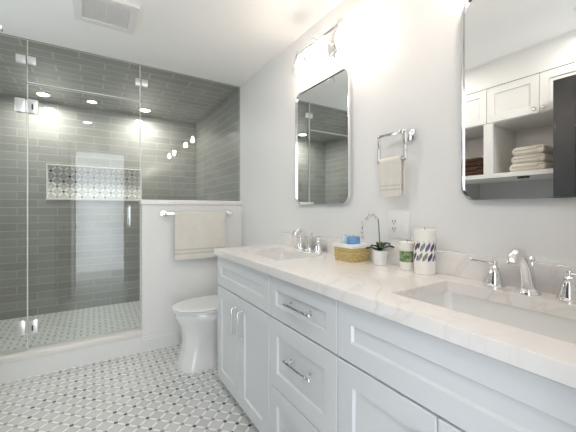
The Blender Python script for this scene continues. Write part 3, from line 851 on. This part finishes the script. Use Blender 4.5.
# ------------------------------------------------------------------ toilet
TY = 2.455
def egg(x0, x1, hw, z, n=44, sq=2.3, wide=0.62):
    """egg outline: rounded front at x0 (towards -x), back at x1; widest part sits `wide` of the way back"""
    xm = x0 + (x1 - x0) * wide; pts = []
    for i in range(n):
        a = 2 * PI * i / n; c, s_ = math.cos(a), math.sin(a)
        ex = 2.0 / sq
        cx = math.copysign(abs(c) ** ex, c); sy = math.copysign(abs(s_) ** ex, s_)
        pts.append((xm + cx * ((x1 - xm) if c > 0 else (xm - x0)), TY + sy * hw, z))
    return pts
def toilet():
    t = thing('toilet', (0.88, TY, 0), 'white two-piece toilet between the half wall and the vanity', 'toilet')
    b = MB()
    b.loft([egg(0.552, 0.86, 0.158, 0.0, sq=4.2, wide=0.5), egg(0.552, 0.86, 0.158, 0.012, sq=4.2, wide=0.5), egg(0.566, 0.86, 0.142, 0.06, sq=3.8, wide=0.5),
            egg(0.578, 0.88, 0.126, 0.14, sq=3.2, wide=0.5), egg(0.582, 0.92, 0.124, 0.20, sq=2.9, wide=0.5), egg(0.572, 0.98, 0.138, 0.255, sq=2.6, wide=0.55),
            egg(0.552, 1.03, 0.162, 0.3180, sq=2.4), egg(0.533, 1.05, 0.178, 0.3530, sq=2.3), egg(0.524, 1.06, 0.184, 0.3800, sq=2.3), egg(0.522, 1.06, 0.186, 0.4100, sq=2.3), egg(0.528, 1.06, 0.182, 0.4200, sq=2.3)])
    obj('bowl', b, PORCELAIN, t, angle=50)
    b = MB()
    b.tube([(0.84, TY, 0.10), (0.93, TY, 0.17), (1.03, TY, 0.20), (1.10, TY, 0.14), (1.12, TY, 0.03)], [0.075, 0.082, 0.085, 0.085, 0.09], 20)
    b.box(0.84, 1.19, TY - 0.105, TY + 0.105, 0.0, 0.06, 0.012)
    b.box(1.00, 1.225, TY - 0.17, TY + 0.17, 0.30, 0.420, 0.03, 4)
    obj('trapway', b, PORCELAIN, t, angle=50)
    b = MB(); b.loft([egg(0.518, 1.02, 0.184, 0.4225), egg(0.510, 1.02, 0.190, 0.4260), egg(0.510, 1.02, 0.190, 0.4340), egg(0.516, 1.02, 0.186, 0.4375)])
    obj('seat', b, PLASTIC, t, angle=60)
    b = MB(); b.loft([egg(0.514, 1.02, 0.187, 0.4395), egg(0.507, 1.02, 0.192, 0.4430), egg(0.506, 1.02, 0.192, 0.4490), egg(0.514, 1.015, 0.186, 0.4560), egg(0.56, 0.99, 0.150, 0.4615), egg(0.64, 0.95, 0.08, 0.4640)])
    obj('lid', b, PLASTIC, t, angle=60)
    for s in (-1, 1):
        b = MB(); b.box(1.005, 1.045, TY + s * 0.075 - 0.016, TY + s * 0.075 + 0.016, 0.421, 0.450, 0.005); obj('hinge', b, PLASTIC, t)
    b = MB()
    b.loft([rrect(1.065, 1.232, TY - 0.205, TY + 0.205, 0.4220, 0.04), rrect(1.055, 1.234, TY - 0.215, TY + 0.215, 0.4580, 0.04), rrect(1.045, 1.236, TY - 0.225, TY + 0.225, 0.7630, 0.04)])
    obj('tank', b, PORCELAIN, t)
    b = MB(); b.loft([rrect(1.036, 1.238, TY - 0.235, TY + 0.235, 0.7640, 0.04), rrect(1.034, 1.239, TY - 0.237, TY + 0.237, 0.7700, 0.04), rrect(1.034, 1.239, TY - 0.237, TY + 0.237, 0.7900, 0.04), rrect(1.045, 1.232, TY - 0.227, TY + 0.227, 0.7990, 0.035)])
    obj('tank_lid', b, PORCELAIN, t)
    b = MB(); b.lathe([(0.016, 0), (0.016, 0.006), (0.008, 0.009), (0.007, 0.02)], (1.046, TY + 0.165, 0.708), (-1, 0, 0), 14); b.tube([(1.028, TY + 0.165, 0.708), (1.026, TY + 0.13, 0.704), (1.026, TY + 0.09, 0.698)], [0.007, 0.006, 0.007], 10)
    obj('flush_lever', b, CHROME, t)
    for s in (-1, 1):
        b = MB(); b.sphere((0.95, TY + s * 0.092, 0.062), 0.014, 12, (1, 1, 0.8)); obj('bolt_cap', b, PLASTIC, t)
toilet()

# ------------------------------------------------------------------ things on the worktop
def basket():
    x0, x1, y0, y1, z = 1.092, 1.222, 1.142, 1.288, ZC
    cx, cy = (x0 + x1) / 2, (y0 + y1) / 2
    t = thing('wicker_basket', (cx, cy, z), 'small square wicker basket with a white cloth liner on the worktop', 'basket')
    b = MB(); h = 0.080
    R = [rrect(x0 + i, x1 - i, y0 + i, y1 - i, zz, 0.012) for i, zz in ((0.006, z), (0.002, z + 0.02), (0.0, z + h), (0.008, z + h), (0.010, z + 0.02), (0.012, z + 0.008))]
    b.loft(R, True, True); obj('body', b, WICKER, t)
    b = MB()
    R = [rrect(x0 - i, x1 + i, y0 - i, y1 + i, zz, 0.012) for i, zz in ((0.0015, z + h - 0.006), (0.004, z + h - 0.008), (0.005, z + h), (0.003, z + h + 0.010), (-0.004, z + h + 0.012), (-0.010, z + h + 0.004), (-0.014, z + 0.03), (-0.020, z + 0.016))]
    b.loft(R, False, True); obj('liner', b, LINER, t)
    for nm, px, py, r, h0, h1, mt, lb in (('candle', cx - 0.006, cy - 0.022, 0.033, 0.0165, 0.128, BLUE_WAX, 'round deep blue candle standing in the wicker basket'),
                                          ('candle', cx - 0.010, cy + 0.037, 0.020, 0.0165, 0.126, PALE_WAX, 'round pale blue candle standing in the wicker basket')):
        c = thing(nm, (px, py, z + h0), lb, 'candle', 'candles in the basket')
        b = MB(); b.lathe([(r - 0.003, h0), (r, h0 + 0.003), (r, h1 - 0.006), (r - 0.002, h1 - 0.001), (r - 0.006, h1), (0.004, h1 - 0.002)], (px, py, z), n=32); obj('wax', b, mt, c)
        b = MB(); b.tube([(px, py, z + h1 - 0.003), (px + 0.001, py, z + h1 + 0.008)], 0.001, 6); obj('wick', b, WICK, c)
basket()

def orchid(px, py):
    z = ZC
    t = thing('potted_orchid', (px, py, z), 'small orchid in a ribbed white pot on the worktop', 'potted plant')
    b = MB(); n = 48; rings = []
    for r, h in ((0.026, 0), (0.029, 0.003), (0.0305, 0.02), (0.033, 0.045), (0.035, 0.068), (0.0355, 0.071), (0.0335, 0.072), (0.032, 0.066), (0.030, 0.060)):
        rings.append([(px + (r + (0.0007 if k % 2 and 0.002 < h < 0.06 else 0)) * math.cos(2 * PI * k / n), py + (r + (0.0007 if k % 2 and 0.002 < h < 0.06 else 0)) * math.sin(2 * PI * k / n), z + h) for k in range(n)])
    b.loft(rings); obj('pot', b, POT_WHITE, t)
    b = MB(); b.lathe([(0.0305, 0.058), (0.030, 0.064), (0.018, 0.068), (0.001, 0.069)], (px, py, z), n=20); obj('moss', b, SOIL, t)
    # leaves: curved strips with a keel
    cu = (math.cos(YAW), -math.sin(YAW))
    for az, ln, wd, lift in ((-0.35, 0.066, 0.036, 0.022), (0.30, 0.058, 0.034, 0.034), (2.85, 0.066, 0.036, 0.012), (3.4, 0.050, 0.034, 0.026), (1.4, 0.046, 0.032, 0.036), (-1.6, 0.046, 0.034, 0.016)):
        b = MB(); dx, dy = math.cos(az - YAW), math.sin(az - YAW); rows = []
        m = 9
        for k in range(m):
            s = k / (m - 1); w = wd * 0.5 * math.sin(PI * min(0.98, 0.16 + 0.84 * s)) ** 0.7
            cxx = px + dx * ln * s; cyy = py + dy * ln * s; zz = z + 0.068 + lift * math.sin(PI * s * 0.72)
            rows.append([(cxx - dy * w, cyy + dx * w, zz + 0.005), (cxx, cyy, zz), (cxx + dy * w, cyy - dx * w, zz + 0.005), (cxx, cyy, zz - 0.0018)])
        b.loft(rows); obj('leaf', b, LEAF, t, angle=60)
    # arching flower stem, falling towards the far end of the worktop
    def P(h, s): return Vector((px + cu[0] * s * 0.35, py - s * 0.92 * cu[1] * 0 - s * 1.0 * -1 * 0 + 0, z + h)) + Vector((0, -s, 0))
    path = [(0.066, 0.0), (0.11, -0.002), (0.17, -0.006), (0.222, -0.010), (0.236, -0.016), (0.243, -0.030), (0.241, -0.048), (0.230, -0.066), (0.210, -0.080), (0.185, -0.088), (0.155, -0.090), (0.128, -0.084)]
    pts = [P(h, s) for h, s in path]
    b = MB(); b.tube(pts, [0.0020] * 4 + [0.0016] * 4 + [0.0011] * 4, 8); obj('stem', b, STEM, t)
    b = MB(); b.tube([Vector((px + 0.003, py - 0.003, z + 0.06)), pts[3] + Vector((0.002, -0.002, 0))], 0.0011, 6); obj('stake', b, STEM, t)
    rnd = random.Random(3)
    for q, i in enumerate((4, 5, 6, 6, 7, 8, 8, 9, 10, 10, 11)):
        c = pts[i] + Vector((rnd.uniform(-.006, .004), rnd.uniform(-.006, .006), rnd.uniform(-.010, .002)))
        b = MB(); R = rnd.uniform(0.0085, 0.0115); rot = rnd.uniform(0, 2)
        for k in range(5):
            a = rot + 2 * PI * k / 5
            b.sphere(c + Vector((-0.001, math.cos(a) * R * 0.72, math.sin(a) * R * 0.72)), R * 0.55, 8, (0.3, 1, 1))
        f = obj('flower', b, PETAL, t)
        b = MB(); b.sphere(c + Vector((-0.003, 0, 0)), R * 0.40, 8); obj('flower_heart', b, BUD, f)
orchid(1.178, 1.040)

def candle(px, py, r, h, b0, b1, band_mat, label, cat='candle'):
    z = ZC
    t = thing('pillar_candle', (px, py, z), label, 'candle', 'printed pillar candles')
    b = MB(); b.lathe([(r - 0.002, 0), (r, 0.002), (r, h - 0.003), (r - 0.003, h), (r - 0.008, h - 0.001), (0.003, h - 0.004)], (px, py, z), n=40); obj('wax', b, CREAM_WAX, t)
    b = MB(); b.lathe([(r + 0.0002, b0), (r + 0.0009, b0), (r + 0.0009, b1), (r + 0.0002, b1)], (px, py, z), n=48, cap0=False, cap1=False); b.uv_round(px, py); obj('printed_band', b, band_mat, t, uv=False)
    b = MB(); b.tube([(px, py, z + h - 0.005), (px + 0.001, py, z + h + 0.007)], 0.0011, 6); obj('wick', b, WICK, t)
candle(1.186, 0.893, 0.0305, 0.124, 0.038, 0.085, GREEN_PRINT, 'short cream pillar candle with a green printed band')
candle(1.180, 0.802, 0.0425, 0.186, 0.056, 0.138, LEAF_PRINT, 'tall cream pillar candle with a band of purple and olive leaves')

# ------------------------------------------------------------------ linen cupboards (seen in the near mirror)
def wall_cabinet(y0, y1, doors, label):
    t = thing('wall_cabinet', (AX - 0.2, (y0 + y1) / 2, 1.925), label, 'cabinet', 'white linen cupboards')
    z0, z1 = 1.925, 2.222
    b = MB(); b.box(XL + 0.30, AX - 0.021, y0 + 0.001, y1 - 0.001, z0, z1); obj('carcass', b, LINEN_PAINT, t, False)
    for a, c, ky in doors:
        d = shaker(0, a + 0.002, c - 0.002, z0 + 0.003, z1 - 0.003, 0.055)
        for v in d.bm.verts: v.co.x = AX - v.co.x
        do = obj('door', d, LINEN_PAINT, t)
        b = MB(); b.lathe([(0.006, 0), (0.005, 0.012), (0.012, 0.018), (0.0145, 0.024), (0.011, 0.030), (0.001, 0.032)], (AX, ky, z0 + 0.034), (1, 0, 0), 18); obj('knob', b, NICKEL, do)
wall_cabinet(0.602, 1.336, ((0.602, 0.968, 0.940), (0.968, 1.336, 0.996)), 'white two-door wall cupboard above the beige towels, reflected in the near mirror')
wall_cabinet(1.336, 1.789, ((1.336, 1.789, 1.745),), 'white single-door wall cupboard above the brown towels, reflected in the near mirror')
sh = thing('open_shelf', (AX - 0.25, 1.2, 1.465), 'white open shelf unit holding towels below the wall cupboards', 'shelf')
b = MB(); b.box(XL + 0.30, AX, 0.602, 1.789, 1.465, 1.500); obj('shelf_board', b, LINEN_PAINT, sh, False)
b = MB(); b.box(AX - 0.02, AX, 1.290, 1.360, 1.5005, 1.924); obj('stile', b, LINEN_PAINT, sh, False)
b = MB(); b.box(XL + 0.32, AX - 0.0205, 1.316, 1.334, 1.5005, 1.924); obj('divider', b, LINEN_PAINT, sh, False)
b = MB(); b.box(XL + 0.30, XL + 0.318, 0.602, 1.789, 1.5005, 1.924); obj('back_panel', b, LINEN_PAINT, sh, False)
b = MB(); b.box(XL + 0.32, AX, 0.602, 0.620, 1.5005, 1.924); obj('side_panel', b, LINEN_PAINT, sh, False)
b = MB(); b.box(AX - 0.06, AX - 0.045, 1.05, 1.13, 1.448, 1.4645, 0.002); b.tube([(AX - 0.0525, 1.07, 1.458), (AX - 0.035, 1.07, 1.452)], 0.005, 8); b.tube([(AX - 0.0525, 1.11, 1.458), (AX - 0.035, 1.11, 1.452)], 0.005, 8)
tag(obj('hook_rail', b, BRONZE), 'tiny dark bronze hook strip under the open shelf', 'hook')

def folded(name, x0, x1, y0, y1, z, h, mat, label, group):
    """folded towel lying with its folded edge towards the room (+x) and rounded folds at both sides"""
    b = MB(); n = 9
    def sec(xx, grow):
        pts = []; r = h / 2 - grow
        for sgn, yc in ((1, y1 - h * 0.42), (-1, y0 + h * 0.42)):
            for k in range(13):
                a = -PI / 2 + PI * k / 12
                if sgn < 0: a += PI
                pts.append((xx, yc + r * 0.84 * math.cos(a), z + h / 2 + r * math.sin(a)))
        return pts
    rings = [sec(x0, h * 0.18), sec(x0 + 0.012, 0.0)]
    for k in range(1, n): rings.append(sec(x0 + 0.012 + (x1 - x0 - 0.024) * k / n, 0.0008 * (1 + math.sin(k * 2.1 + z * 40))))
    rings += [sec(x1 - 0.012, 0.0), sec(x1 - 0.005, h * 0.06), sec(x1 - 0.002, h * 0.16), sec(x1 - 0.008, h * 0.22)]
    b.loft(rings)
    o = obj(name, b, mat, None, True, 60)
    tag(o, label, 'towel', group)
    # the layer folded back inside, seen end on
    w = MB(); r = h * 0.20; pts = []
    ya, yb = y0 + h * 0.55, y1 - h * 0.45
    for k in range(15): pts.append((x1 - 0.006, yb + (ya - yb) * 0.9 * (1 - k / 14), z + h * 0.5 + r))
    for k in range(1, 9): a = PI / 2 - PI * k / 8; pts.append((x1 - 0.006, yb + r * math.cos(a), z + h * 0.5 + r * math.sin(a)))
    for k in range(1, 15): pts.append((x1 - 0.006, yb + (ya - yb) * k / 14, z + h * 0.5 - r))
    w.tube(pts, h * 0.115, 10)
    obj('folded_edge', w, mat, o)
    return o
zz = 1.5005
for k, (lab) in enumerate(('folded beige towel, bottom of the stack of three on the white shelf', 'folded beige towel, middle of the stack of three on the white shelf', 'folded beige towel, topmost of the stack of three on the white shelf')):
    folded('folded_towel', -0.72 + 0.01 * k, -0.405 - 0.008 * (k == 1), 0.945 + 0.004 * k, 1.190 - 0.010 * k, zz, 0.065, BEIGE_TOWEL, lab, 'beige towels on the shelf')
    zz += 0.0652
zz = 1.5005
for k, lab in enumerate(('folded dark brown towel, lower of the two on the white shelf', 'folded dark brown towel, upper of the two on the white shelf')):
    folded('folded_towel', -0.68, -0.41 - 0.012 * k, 1.385 + 0.01 * k, 1.62, zz, 0.082, BROWN_TOWEL, lab, 'brown towels on the shelf')
    zz += 0.0822
